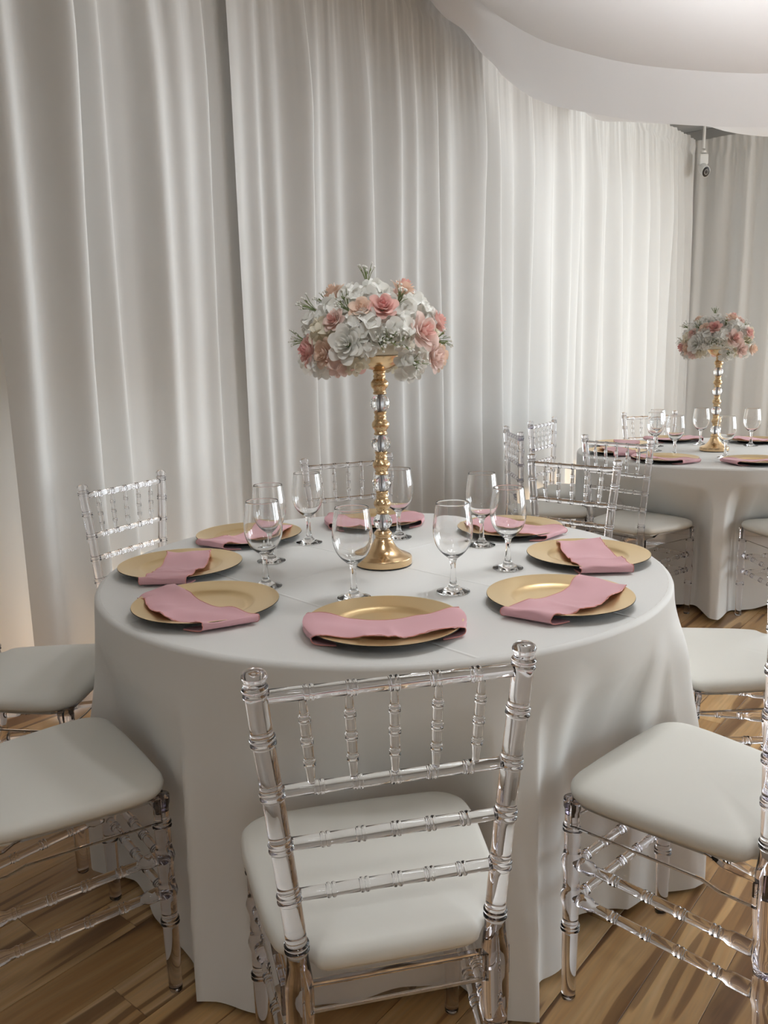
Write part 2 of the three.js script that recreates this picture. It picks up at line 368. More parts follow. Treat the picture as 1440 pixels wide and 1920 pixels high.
curtain(-0.27, 0.93, [[-0.20, 1.1, 1.4], [0.015, 1.35, 0.75], [0.182, 1.1, 1.5], [0.29, 0.35, 2], [0.412, 1.3, 2.0], [0.555, 0.9, 2.2], [0.70, 0.75, 0.9], [0.80, 0.35, 1.2]], 'shaded white curtain with broad folds, on the left behind the left chairs', { sd: 1, k: 1.7 });
curtain(0.83, 4.10, [[0.855, 0.5, 2], [0.965, 0.9, 1.5], [1.06, 0.7], [1.245, 1.1, 0.6], [1.355, 0.8, 1.6], [1.472, 0.9, 1.2], [1.675, 1.0], [1.75, 0.8, 0.7], [1.93, 1.0, 1.6], [2.08, 0.9], [2.28, 1.15, 0.6], [2.41, 0.8, 1.5], [2.705, 1.2, 0.7], [2.917, 1.0], [3.109, 0.8], [3.312, 1.1, 0.6], [3.6, 1.0, 1.4], [3.715, 0.8], [3.89, 0.9, 1.2], [4.08, 0.8]], 'wide white curtain with many folds behind the tall centrepiece', { n0: NC + 0.05, sd: 2, k: 1.2 });
curtain(4.115, 6.66, [[4.18, 0.8, 1.4], [4.389, 1, 0.7], [4.576, 0.9], [4.79, 1, 0.8], [5.0, 0.9, 1.3], [5.136, 0.7], [5.36, 1], [5.592, 1, 1.3], [5.9, 1.0, 0.7], [6.095, 0.9], [6.28, 0.7], [6.47, 0.9], [6.6, 0.5]], 'bright white curtain ending at the room corner beside the security camera', { n0: NC + 0.02, sd: 5, k: 1.25 });
{
  const folds = []; let c = -1.5; while (c < 1.45) { folds.push([c, rr(0.6, 1.1), rr(0.7, 1.6)]); c += rr(0.13, 0.27); }
  const m = part(numbered('curtain'), curtainGeo(-1.62, 1.5, makeFolds(folds, 0.8), { n0: 6.72, along: 'n', sd: 7, res: 0.012 }), M.curtain);
  m.rotation.y = TURN; scene.add(m); tag(m, 'grey white curtain on the back wall behind the far centrepiece', 'curtain');
}

// ---------------------------------------------------------------- swagged ceiling fabric
function drape(label, uFar, uNear, edge, rise, belly, sd) {
  const m = part(numbered('ceiling_drape'), sheet(70, 46, (s, t) => {
    const nr = 6.4 * Math.pow(s, 1.6), e = table1(edge, nr), w = uFar - uNear;
    const fade = sstep(0.0, 0.35, nr);
    let y = e + (1 - t) * w * rise * fade - belly * Math.sin(t * Math.PI) * fade;
    y += 0.010 * Math.sin(t * 21 + sd) * (1 - sstep(0.0, 0.8, nr)) + 0.004 * Math.sin(t * 9 + nr * 3 + sd);
    return V(lerp(uNear, uFar, t), Math.min(y, HC - 0.03), nr + NC + 0.06);
  }), M.drape);
  m.rotation.y = TURN; scene.add(m); tag(m, label, 'ceiling drape'); return m;
}
drape('lower swag of white ceiling fabric crossing in front of the curtain tops', 2.75, 1.75, [[0, 3.34], [0.03, 3.28], [0.14, 3.0], [0.215, 2.9], [0.43, 2.74], [0.76, 2.61], [1.18, 2.475], [1.7, 2.36], [2.3, 2.29], [3, 2.27], [4, 2.4], [5, 2.75], [6.4, 3.3]], 0.75, 0.02, 0);
drape('upper swag of white ceiling fabric in the top right corner of the photo', 2.3, 1.1, [[0, 3.38], [0.1, 3.32], [0.32, 3.15], [0.675, 2.885], [0.94, 2.75], [1.19, 2.645], [1.5, 2.55], [1.81, 2.475], [2.4, 2.39], [3, 2.37], [4, 2.5], [5, 2.8], [6.4, 3.3]], 0.30, 0.03, 2);
drape('thin far swag of bright white ceiling fabric showing below the lower swag', 4.0, 2.65, [[0, 3.16], [0.17, 2.94], [0.43, 2.861], [0.69, 2.80], [0.95, 2.745], [1.12, 2.675], [1.366, 2.607], [2.2, 2.45], [3, 2.4], [4, 2.5], [5, 2.8], [6.4, 3.3]], 0.62, 0.0, 4);

// ---------------------------------------------------------------- security camera in the corner
{
  const p = room(6.40, -1.36, 0);
  const t = thing('security_camera', 'white bullet security camera hanging from a pole at the room corner', 'camera', V(p.x, 3.10, p.z), 0); t.scale.set(0.72, 1, 0.72);
  part('pole', sweep([V(0, 0.36, 0), V(0, 0.05, 0)], [0.018, 0.018], 12), M.white, t);
  part('mount', mergeGeometries([new THREE.CylinderGeometry(0.035, 0.035, 0.02, 20).toNonIndexed(), new RoundedBoxGeometry(0.12, 0.10, 0.07, 3, 0.02).translate(0, -0.045, 0)].map(g => { const q = g.index ? g.toNonIndexed() : g; return q; }).map((g, i) => i ? g : g.translate(0, 0.02, 0))), M.white, t);
  const dir = V(0.03, -0.30, 0.62).normalize(), a = V(0.0, -0.10, -0.04);
  const at = d => a.clone().addScaledVector(dir, d);
  part('body', sweep([0, 0.004, 0.02, 0.12, 0.15, 0.155].map(at), [0.02, 0.042, 0.05, 0.052, 0.054, 0.048], 24), M.white, t);
  const l = part('lens', sweep([0.152, 0.157, 0.160].map(at), [0.047, 0.046, 0.04], 24), M.black, t);
  part('lens_ring', new THREE.TorusGeometry(0.022, 0.004, 8, 20).applyQuaternion(new THREE.Quaternion().setFromUnitVectors(V(0, 0, 1), dir)).translate(...at(0.16).toArray()), M.frame, l);
}

// ---------------------------------------------------------------- clear chair
const PADC = (() => {                                               // cushion outline; front is -z, the rear passes between the posts
  const h = [[0, -0.200], [0.10, -0.198], [0.174, -0.191], [0.207, -0.162], [0.213, -0.11], [0.206, -0.03], [0.196, 0.05], [0.186, 0.11], [0.172, 0.148], [0.144, 0.160], [0.128, 0.178], [0.116, 0.194], [0.06, 0.198], [0, 0.199]];
  const all = [...h, ...h.slice(1, -1).reverse().map(p => [-p[0], p[1]])];
  return new THREE.CatmullRomCurve3(all.map(p => V(p[0], 0, p[1])), true, 'centripetal');
})();
function padOutline(t, grow = 0) { const p = PADC.getPoint((((t / 2 / Math.PI) % 1) + 1) % 1), r = Math.hypot(p.x, p.z); return [p.x * (1 + grow / r), p.z * (1 + grow / r)]; }
function makeChair(label) {
  const t = thing('chiavari_chair', label, 'chair', V(0, 0, 0), 0);
  const A = M.acrylic;
  // cushion
  const prof = [[0, 0.456, 0], [0.5, 0.455, 0], [0.90, 0.454, 0], [0.975, 0.457, 0], [1.0, 0.464, 0], [1.008, 0.472, 0], [1.0, 0.480, 0], [0.975, 0.487, 0], [0.93, 0.492, 0], [0.84, 0.497, 0], [0.65, 0.502, 0], [0.35, 0.506, 0], [0, 0.507, 0]];
  const pad = sheet(108, prof.length - 1, (s, q) => { const k = prof[Math.round(q * (prof.length - 1))], o = padOutline(-s * 2 * Math.PI); return V(o[0] * k[0], k[1], (o[1] + 0.01) * k[0] - 0.01); }, true);
  part('seat_cushion', pad, M.vinyl, t);
  // seat frame: four clear rails with a stepped lower edge at the rear
  const rail = (pts, depth) => { const s = new THREE.Shape(pts.map(p => new THREE.Vector2(p[0], p[1]))); return new THREE.ExtrudeGeometry(s, { depth, bevelEnabled: true, bevelSize: 0.002, bevelThickness: 0.002, bevelSegments: 2, curveSegments: 6 }); };
  const sidePts = [[-0.172, 0.455], [0.075, 0.455], [0.10, 0.449], [0.118, 0.438], [0.178, 0.434], [0.178, 0.388], [0.118, 0.390], [0.085, 0.400], [-0.172, 0.402]];
  for (const sx of [-1, 1]) {
    const g = rail(sidePts, 0.012); g.translate(0, 0, -0.006); g.rotateY(-Math.PI / 2);
    g.rotateY(-sx * Math.atan2(0.034, 0.35)); g.translate(sx * 0.184, 0, 0.0);
    part('seat_rail', g, A, t);
  }
  { const g = rail([[-0.175, 0.452], [0.175, 0.452], [0.175, 0.412], [0.10, 0.405], [-0.10, 0.405], [-0.175, 0.412]], 0.012); g.translate(0, 0, -0.187); part('seat_rail', g, A, t); }
  { const g = rail([[-0.136, 0.436], [0.136, 0.436], [0.136, 0.394], [-0.136, 0.394]], 0.012); g.translate(0, 0, 0.180); part('seat_rail', g, A, t); }
  part('seat_board', (() => { const s = new THREE.Shape(); for (let i = 0; i <= 40; i++) { const o = padOutline(i / 40 * 2 * Math.PI, -0.014); i ? s.lineTo(o[0], o[1]) : s.moveTo(o[0], o[1]); } const g = new THREE.ExtrudeGeometry(s, { depth: 0.006, bevelEnabled: false }); g.rotateX(Math.PI / 2); g.translate(0, 0.4545, 0); return g; })(), M.vinyl, t);
  // front legs with stretcher sockets
  for (const sx of [-1, 1]) {
    const g = turned(line(V(sx * 0.19, 0, -0.178), V(sx * 0.190, 0.453, -0.176)), 0.452, q => { const y = q * 0.452; return 0.0165 + 0.005 * Math.exp(-(((y - 0.315) / 0.014) ** 2)) + 0.005 * Math.exp(-(((y - 0.235) / 0.014) ** 2)) - 0.002 * sstep(0.16, 0.0, y) + (y > 0.43 ? 0.003 : 0); }, [0.165 / 0.452, 0.388 / 0.452], { n: 56, seg: 16 });
    part('leg', g, A, t);
  }
  // rear posts: from the floor, past the seat, to the finial
  const post = [[0, 0.158, 0.205], [0.2, 0.151, 0.192], [0.36, 0.149, 0.186], [0.50, 0.149, 0.185], [0.58, 0.156, 0.185], [0.66, 0.164, 0.185], [0.74, 0.172, 0.186], [0.82, 0.181, 0.188], [0.91, 0.189, 0.192]];
  const px = post.map(p => [p[0], p[1]]), pz = post.map(p => [p[0], p[2]]);
  const at = (y, sx) => V(sx * table1(px, y), y, table1(pz, y));
  for (const sx of [-1, 1]) {
    const g = turned(q => at(q * 0.901, sx), 0.901, q => { const y = q * 0.901; return 0.0155 + 0.0055 * sstep(0.49, 0.43, y) - 0.004 * sstep(0.37, 0.30, y) + 0.005 * Math.exp(-(((y - 0.292) / 0.014) ** 2)) + 0.005 * Math.exp(-(((y - 0.213) / 0.014) ** 2)) - 0.002 * sstep(0.2, 0.0, y); },
      [0.12, 0.50, 0.58, 0.66, 0.74, 0.82, 0.892].map(y => y / 0.901), { n: 70, seg: 20, ring: 0.0028 });
    const p = part('post', g, A, t);
    const f = lathe([[0, 0], [0.0152, 0], [0.0152, 0.003], [0.0138, 0.005], [0.0160, 0.008], [0.0174, 0.0115], [0.0174, 0.0135], [0.0158, 0.0175], [0.0115, 0.0205], [0.005, 0.022], [0, 0.0222]], 28); const q = at(0.901, sx); f.translate(q.x, q.y, q.z);
    part('finial', f, A, p);
  }
  // back rails and spindles
  const bar = (y, r, rings, ring, name = 'back_rail') => { const a = at(y, -1), b = at(y, 1), L = a.distanceTo(b), i = 0.014 / L; return part(name, turned(q => a.clone().lerp(b, lerp(i, 1 - i, q)), L, r, rings, { ring, n: 6, seg: 14 }), A, t); };
  const five = [0.16, 0.33, 0.5, 0.67, 0.84];
  bar(0.883, 0.0100, five, 0.0018, 'top_rail'); bar(0.742, 0.0090, five, 0.0018); bar(0.661, 0.0092, five, 0.0018); bar(0.581, 0.0090, five, 0.0018);
  for (const f of five) {
    const a = at(0.742, -1).lerp(at(0.742, 1), f), b = at(0.883, -1).lerp(at(0.883, 1), f);
    part('spindle', turned(q => a.clone().lerp(b, lerp(0.05, 0.95, q)), 0.132, q => 0.0066 + 0.0008 * Math.exp(-(((q - 0.5) / 0.3) ** 4)) - 0.0014 * Math.exp(-(((q - 0.98) / 0.12) ** 2)) - 0.0014 * Math.exp(-(((q - 0.02) / 0.12) ** 2)), [0.24, 0.5, 0.76], { ring: 0.0018, gap: 0.0058, half: 0.0025, n: 20, seg: 12 }), A, t);
  }
  // stretchers
  for (const sx of [-1, 1]) for (const [y0, y1] of [[0.315, 0.292], [0.235, 0.213]]) {
    const a = V(sx * 0.188, y0, -0.176).lerp(at(y1, sx), 0.04), b = V(sx * 0.188, y0, -0.176).lerp(at(y1, sx), 0.96);
    part('stretcher', turned(line(a, b), 0.33, q => 0.0098 + 0.0045 * sstep(0.86, 0.88, q) + 0.0045 * sstep(0.10, 0.08, q), [0.22, 0.42, 0.61, 0.80], { ring: 0.002, n: 40, seg: 14 }), A, t);
  }
  for (const y of [0.305, 0.225]) part('stretcher', turned(line(V(-0.176, y, -0.176), V(0.176, y, -0.176)), 0.352, 0.0095, [0.1, 0.3, 0.5, 0.7, 0.9], { ring: 0.002, n: 8, seg: 14 }), A, t);
  part('stretcher', turned(line(at(0.25, -1).add(V(0.012, 0, 0)), at(0.25, 1).add(V(-0.012, 0, 0))), 0.27, 0.0095, [0.14, 0.38, 0.62, 0.86], { ring: 0.002, n: 8, seg: 14 }), A, t);
  return t;
}
const CH = 'clear acrylic chair ';
const NEAR = 'chairs around the near table', FAR = 'chairs around the far table';
const CHAIRS = [
  [-0.028, 0.928, 0.215, CH + 'in the front middle, its back to the viewer', NEAR],
  [0.626, 0.688, 0.74, CH + 'at the lower right, cut by the photo\'s edge', NEAR],
  [0.97, 0.0, 1.565, CH + 'at the right edge, just beyond the lower right chair', NEAR],
  [0.621, -0.857, 2.40, CH + 'behind the right of the near table, its back rails facing us', NEAR],
  [-0.07, -1.03, -2.75, CH + 'behind the near table and the gold candlestick', NEAR],
  [-0.752, -0.618, -2.054, CH + 'behind the left of the near table, before the shaded curtain', NEAR],
  [-0.985, 0.02, -1.62, CH + 'at the left edge, beyond the lower left chair', NEAR],
  [-0.722, 0.592, -0.93, CH + 'at the lower left, its back outside the photo', NEAR],
  [1.283, -1.854, -0.906, CH + 'at the far table, its whole back turned to us', FAR],
  [0.913, -2.29, -1.52, CH + 'at the far table, seen from its side, leftmost of the far chairs', FAR],
  [1.17, -2.82, -2.16, CH + 'at the far table, second from the left, next to the curtain', FAR],
  [1.856, -3.164, -2.95, CH + 'behind the far table, back rail showing over the glasses', FAR],
  [1.985, -1.604, 0.066, CH + 'in front of the far table at the right edge, only seat showing', FAR],
];
const chair0 = makeChair(CHAIRS[0][3]);
CHAIRS.forEach(([x, z, a, label, group], i) => {
  if (i) dup(chair0, V(x, 0, z), a, label, group);
  else { chair0.position.set(x, 0, z); chair0.rotation.y = a; chair0.userData.group = group; }
});

// ---------------------------------------------------------------- tables and cloths
const T1 = V(0, 0, 0), T2 = V(1.87, 0, -2.38), TOP = 0.763;
const CREASES = [[[-0.9, -0.90], [0.9, 0.862]], [[-0.75, -0.268], [0.6, 1.176]]];
const creaseTex = dataTex(1024, 1024, (u, v) => {
  const x = (u - 0.5) * 1.52, z = (v - 0.5) * 1.52; let h = 0;
  for (const [[ax, az], [bx, bz]] of CREASES) { const L = Math.hypot(bx - ax, bz - az), d = ((x - ax) * (bz - az) - (z - az) * (bx - ax)) / L; h += Math.exp(-((d / 0.0035) ** 2)) * (0.6 + 0.4 * vnoise(u * 16, v * 16, 16, 16)); }
  for (const [[ax, az], [bx, bz]] of [[[-0.7, 0.6], [0.6, -0.7]]]) { const L = Math.hypot(bx - ax, bz - az), d = ((x - ax) * (bz - az) - (z - az) * (bx - ax)) / L; h += 0.5 * Math.exp(-((d / 0.004) ** 2)); }
  const k = clamp(90 + 130 * h + 24 * (vnoise(u * 24, v * 24, 24, 24) - 0.5), 0, 255); return [k, k, k];
}, false);
const clothTop = M.cloth.clone(); clothTop.bumpMap = creaseTex; clothTop.bumpScale = 0.005;
function makeTable(label, clothLabel, pos, chairs, foldList, sd) {
  const t = thing('round_table', label, 'table', pos.clone());
  part('tabletop', lathe([[0, 0.735], [0.742, 0.735], [0.747, 0.74], [0.747, 0.753], [0.742, 0.757], [0, 0.757]], 72), M.tableWood, t);
  for (let i = 0; i < 4; i++) { const a = i * Math.PI / 2 + 0.6; part('leg', sweep([V(0.38 * Math.cos(a), 0, 0.38 * Math.sin(a)), V(0.38 * Math.cos(a), 0.735, 0.38 * Math.sin(a))], [0.016, 0.016], 12), M.steel, t); }
  const c = thing('tablecloth', clothLabel, 'tablecloth', pos.clone());
  const R = 0.752, R0 = 0.738;
  part('cloth_top', sheet(120, 18, (s, q) => { const a = s * 2 * Math.PI, r = Math.max(0.0005, R0 * Math.pow(q, 0.8)); return V(r * Math.cos(a), TOP, r * Math.sin(a)); }, true, (s, q, p) => [p.x / 1.52 + 0.5, p.z / 1.52 + 0.5]), clothTop, c);
  // skirt: rounds the edge, falls in folds between the chairs and lies flat against them
  const limit = (a, y) => {
    let r = 9;
    for (const [cx, cz, ca] of chairs) {
      const dx = cx - pos.x, dz = cz - pos.z, f = V(-Math.sin(ca), 0, -Math.cos(ca)), k = V(Math.cos(ca), 0, -Math.sin(ca));
      const ux = Math.cos(a), uz = Math.sin(a), den = ux * f.x + uz * f.z; if (den > -0.3) continue;
      const fx = dx + f.x * 0.222, fz = dz + f.z * 0.222, d = (fx * f.x + fz * f.z) / den;
      const side = Math.abs((ux * d - dx) * k.x + (uz * d - dz) * k.z);
      const w = sstep(0.33, 0.20, side); if (w > 0) r = Math.min(r, lerp(0.86, d, w));
    }
    return r;
  };
  const skirt = sheet(560, 60, (s, q) => {
    const a = s * 2 * Math.PI; let r, y, b = a;
    if (q < 0.1) { const e = q / 0.1 * Math.PI / 2; r = R0 + (R - R0) * Math.sin(e); y = TOP - (R - R0) * (1 - Math.cos(e)); }
    else {
      const e = (q - 0.1) / 0.9, yTop = TOP - (R - R0); y = yTop * (1 - e); const d = yTop - y, k = Math.pow(sstep(-0.05, 0.75, d), 0.9);
      let f = 0, sh = 0;
      for (const [p, w, amp, slip = 0] of foldList) { let x = a - p; x = Math.atan2(Math.sin(x), Math.cos(x)); const g = Math.exp(-((x / w) ** 2)); f += amp * g; sh += slip * g * x; }
      const fine = 0.5 + 0.5 * Math.sin(a * 27 + sd + 1.2 * Math.sin(a * 5 + sd));
      r = R + k * (0.012 + f) + 0.014 * fine * k * sstep(0.0, 0.5, d);
      b = a + sh * k;
      const lim = limit(b, y); const mix = sstep(0.02, 0.30, d); r = Math.min(r, lerp(R + 0.004, Math.max(0.60, lim), mix) + (1 - mix) * 0.004 + 0.0);
      { const w = a / (2 * Math.PI), g = vnoise(w * 26, sd * 3 + 0.35 * d, 26, 64) * 0.6 + vnoise(w * 47 + 0.6 * d, sd * 5 + 9, 47, 64) * 0.4, pl = Math.pow(Math.abs(2 * g - 1), 0.75) * Math.sign(g - 0.5); r += 0.052 * (0.55 + 1.35 * Math.pow(0.5 + 0.5 * Math.cos(a - 0.25), 3) + 0.25 * Math.pow(0.5 - 0.5 * Math.cos(a - 0.6), 3)) * pl * sstep(0.0, 0.16, d) * (0.6 + 0.4 * sstep(0.1, 0.6, d)) - 0.010 * sstep(0, 0.2, d); }
      if (y < 0.30) r += 0.02 * sstep(0.30, 0.0, y) * (0.5 + 0.5 * Math.sin(a * 13 + sd * 2));
      if (lim < 8) r = Math.min(r, lerp(0.90, lim, mix));
      const lift = 0.012 + 0.05 * Math.pow(0.5 + 0.5 * Math.sin(a * 9 + sd), 2) * 0.6;
      y = Math.max(y, 0) * (1 - lift) + lift * 1.0 * (1 - e) * 0 + lift * e * 0.9;
    }
    return V(r * Math.cos(b), y, r * Math.sin(b));
  }, true);
  part('cloth_skirt', skirt, M.cloth, c);
  return c;
}
const A = d => -d * D2R;                                             // table angles: counter-clockwise from the right, seen from above
makeTable('round banquet table hidden under the near white cloth', 'white satin tablecloth to the floor on the near table', T1, CHAIRS.slice(0, 8),
  [[A(-125), 0.11, 0.085, -0.5], [A(-66), 0.13, 0.07, -0.5], [A(-50), 0.05, 0.02], [A(-22), 0.10, 0.06, -0.3], [A(-12), 0.05, 0.04], [A(12), 0.08, 0.05], [A(30), 0.08, 0.04], [A(65), 0.12, 0.06], [A(110), 0.12, 0.06], [A(160), 0.11, 0.05], [A(-160), 0.09, 0.07, -0.4], [A(-148), 0.05, 0.03], [A(-96), 0.06, 0.035], [A(-82), 0.05, 0.03]], 0.4);
makeTable('round banquet table hidden under the far white cloth', 'white satin tablecloth to the floor on the far table', T2, CHAIRS.slice(8),
  [[A(-112), 0.10, 0.035], [A(-95), 0.05, 0.03, -0.3], [A(-128), 0.05, 0.03], [A(-70), 0.08, 0.06], [A(-45), 0.1, 0.05], [A(0), 0.1, 0.06], [A(45), 0.1, 0.06], [A(90), 0.12, 0.05], [A(135), 0.1, 0.05], [A(180), 0.1, 0.05], [A(-155), 0.08, 0.05]], 2.1);

// ---------------------------------------------------------------- chargers with napkins
const plateTop = [[0.0, 0.0065], [0.085, 0.0065], [0.098, 0.0075], [0.106, 0.0125], [0.113, 0.0155], [0.140, 0.0185], [0.158, 0.0215], [0.163, 0.0225], [0.165, 0.0222]];
const plateUnder = [[0.165, 0.0222], [0.1655, 0.0205], [0.163, 0.0195], [0.140, 0.0155], [0.113, 0.0115], [0.103, 0.004], [0.098, 0.001], [0.09, 0.0], [0.0, 0.0]];
const charger0 = (label) => { const t = thing('charger_plate', label, 'plate'); part('dish', lathe([...plateTop].reverse(), 96), M.charger, t); part('underside', lathe([...plateUnder].reverse(), 72), M.chargerBack, t); return t; };
const ANG = [-90, -44, 0, 43, 93, 140, 181, -137];
const PC = [[0.0, 0.540], [0.399, 0.386], [0.560, 0], [0.406, -0.379], [-0.029, -0.554], [-0.425, -0.357], [-0.552, 0.015], [-0.406, 0.379]];
// napkin strips: cross lines [left x, z, right x, z] from the plate centre; which ends turn under the rim
const NAP = [
  { s: [[-0.158, -0.045, -0.134, 0.100], [-0.09, -0.018, -0.069, 0.112], [-0.003, -0.006, 0, 0.120], [0.078, -0.026, 0.072, 0.104], [0.151, -0.052, 0.152, 0.070]], a: 1, b: 1 },
  { s: [[0.078, -0.146, 0.163, -0.042], [0.026, -0.049, 0.112, 0.036], [-0.025, 0.004, 0.055, 0.103], [-0.092, 0.066, -0.004, 0.142], [-0.140, 0.098, -0.046, 0.166]], a: 0, b: 1 },
  { s: [[-0.055, -0.135, 0.072, -0.150], [-0.065, -0.008, 0.067, -0.020], [-0.068, 0.082, 0.064, 0.083], [-0.060, 0.158, 0.072, 0.158]], a: 0, b: 1 },
  { s: [[-0.128, -0.090, -0.118, 0.006], [-0.019, -0.125, -0.070, 0.105], [0.060, -0.012, -0.008, 0.145], [0.158, 0.060, 0.075, 0.155]], a: 0, b: 1 },
  { s: [[-0.156, -0.080, -0.140, 0.100], [-0.078, -0.030, -0.062, 0.140], [-0.004, -0.031, 0.004, 0.135], [0.080, -0.060, 0.083, 0.117], [0.150, -0.078, 0.148, 0.075]], a: 1, b: 1 },
  { s: [[-0.006, -0.122, 0.126, -0.094], [-0.026, -0.011, 0.098, 0.060], [-0.061, 0.060, 0.030, 0.145], [-0.136, 0.092, -0.040, 0.160]], a: 0, b: 1 },
  { s: [[-0.068, -0.120, 0.055, -0.125], [-0.047, 0.020, 0.074, 0.010], [-0.050, 0.110, 0.068, 0.105], [-0.062, 0.158, 0.056, 0.160]], a: 0, b: 1 },
  { s: [[-0.067, -0.089, -0.150, -0.030], [-0.015, -0.015, -0.118, 0.047], [0.044, 0.050, -0.059, 0.122], [0.128, 0.110, 0.018, 0.166]], a: 1, b: 1 },
];
function napkinGeo({ s, a, b }, sd) {
  const rows = [];
  const mid = k => V((s[k][0] + s[k][2]) / 2, 0, (s[k][1] + s[k][3]) / 2);
  const yOn = p => { const r = Math.hypot(p.x, p.z); return 0.0245 - 0.008 * sstep(0.13, 0.02, r); };
  const pts = k => [V(s[k][0], 0, s[k][1]), V(s[k][2], 0, s[k][3])];
  const n = s.length, E = [];
  const cr = (p0, p1, p2, p3, t) => p1.clone().multiplyScalar(2).add(p2.clone().sub(p0).multiplyScalar(t)).add(p0.clone().multiplyScalar(2).addScaledVector(p1, -5).addScaledVector(p2, 4).sub(p3).multiplyScalar(t * t)).add(p1.clone().multiplyScalar(3).sub(p0).addScaledVector(p2, -3).add(p3).multiplyScalar(t * t * t)).multiplyScalar(0.5);
  const SUB = 9;
  for (let k = 0; k < n - 1; k++) for (let i = 0; i < SUB + (k === n - 2 ? 1 : 0); i++) {
    const t = i / SUB, g = j => pts(clamp(j, 0, n - 1));
    const q = [0, 1].map(e => cr(g(k - 1)[e], g(k)[e], g(k + 1)[e], g(k + 2)[e], t));
    q.forEach(p => { p.y = yOn(p); }); E.push(q);
  }
  const tuck = (first) => {                                          // over the rim and back under the plate
    const e = first ? E[0] : E[E.length - 1], m = first ? E[4] : E[E.length - 5], out = [0, 1].map(j => { const d = e[j].clone().sub(m[j]); d.y = 0; return d.normalize(); });
    const steps = [[0.006, 0.0238], [0.0105, 0.021], [0.0125, 0.0165], [0.0115, 0.011], [0.007, 0.0065], [-0.004, 0.0042], [-0.022, 0.0038], [-0.040, 0.0042]];
    const rowsT = steps.map(([o, y]) => [0, 1].map(j => { const p = e[j].clone().addScaledVector(out[j], o); p.y = y; return p; }));
    return first ? rowsT.reverse() : rowsT;
  };
  const all = [...(a ? tuck(true) : []), ...E, ...(b ? tuck(false) : [])];
  const W = 16;
  const top = (u, v) => {
    const fi = v * (all.length - 1), i = Math.min(all.length - 2, Math.floor(fi)), f = fi - i;
    const L = all[i][0].clone().lerp(all[i + 1][0], f), Rr = all[i][1].clone().lerp(all[i + 1][1], f), p = L.lerp(Rr, u);
    const onTop = sstep(0.018, 0.0235, p.y);
    p.y += onTop * (0.0016 * Math.sin(v * 11 + u * 3 + sd) + 0.0012 * Math.sin(u * 9 + v * 5 + sd * 2) + 0.0030 * Math.exp(-(((v - 0.52 - 0.06 * (u - 0.5)) / 0.018) ** 2)));
    const eb = Math.pow(Math.abs(2 * u - 1), 3); p.y += onTop * (0.002 * Math.sin(Math.PI * u) * Math.sin(v * 7 + sd) + eb * 0.0032 * Math.sin(v * 23 + sd * 3 + (u > 0.5 ? 2 : 0)) + 0.0022 * Math.exp(-(((v - 0.44 + 0.10 * (u - 0.5)) / 0.014) ** 2)));
    p.addScaledVector(L.clone().sub(Rr).setY(0).normalize(), (u > 0.5 ? -1 : 1) * eb * onTop * 0.003 * Math.sin(v * 31 + sd * 2 + u * 4));
    if (onTop > 0.5) p.y = Math.max(p.y, 0.016);
    if ((a && fi < 8) || (b && fi > all.length - 9)) { const r = Math.hypot(p.x, p.z); if (p.y > 0.0065 && r < 0.1705) { p.x *= 0.1705 / r; p.z *= 0.1705 / r; } }
    return p;
  };
  const rowsN = all.length - 1, T = 0.0016, g1 = sheet(W, rowsN, (u, v) => top(u, v).add(V((rndHash(u, v, sd) - 0.5) * 0.0006, 0, 0)));
  // thickness: push a second layer inwards along the normals and close the borders
  const pos = g1.attributes.position, nor = g1.attributes.normal, N1c = pos.count, P = [], I = [];
  const flip = nor.getY(Math.floor(N1c / 2)) < 0 ? -1 : 1;
  for (let i = 0; i < N1c; i++) P.push(pos.getX(i), pos.getY(i), pos.getZ(i));
  for (let i = 0; i < N1c; i++) P.push(pos.getX(i) - flip * nor.getX(i) * T, pos.getY(i) - flip * nor.getY(i) * T, pos.getZ(i) - flip * nor.getZ(i) * T);
  const id = g1.index.array; for (let i = 0; i < id.length; i += 3) { I.push(id[i], id[i + 1], id[i + 2], id[i] + N1c, id[i + 2] + N1c, id[i + 1] + N1c); }
  const w = W + 1, bd = []; for (let i = 0; i < w; i++) bd.push(i); for (let j = 1; j <= rowsN; j++) bd.push(j * w + W); for (let i = W - 1; i >= 0; i--) bd.push(rowsN * w + i); for (let j = rowsN - 1; j > 0; j--) bd.push(j * w);
  for (let i = 0; i < bd.length; i++) { const p = bd[i], q = bd[(i + 1) % bd.length]; I.push(p, q + N1c, q, p, p + N1c, q + N1c); }
  const g = new THREE.BufferGeometry(); g.setAttribute('position', new THREE.Float32BufferAttribute(P, 3)); g.setIndex(I); g.computeVertexNormals();
  g.userData = {}; const edge = u => { const c = []; for (let j = 0; j <= 60; j++) { const p = top(u, j / 60); p.y -= 0.0004; c.push(p); } return sweep(c, c.map(() => 0.0011), 6); };
  return [g, mergeGeometries([edge(0), edge(1)])];
}
function rndHash(a, b, c) { const x = Math.sin(a * 127.1 + b * 311.7 + c * 74.7) * 43758.5453; return x - Math.floor(x); }
const SPOT = ['at the front middle place', 'at the front right place', 'at the right place', 'at the back right place', 'at the back middle place', 'at the back left place', 'at the left place', 'at the front left place'];
const plates = [], naps = [];
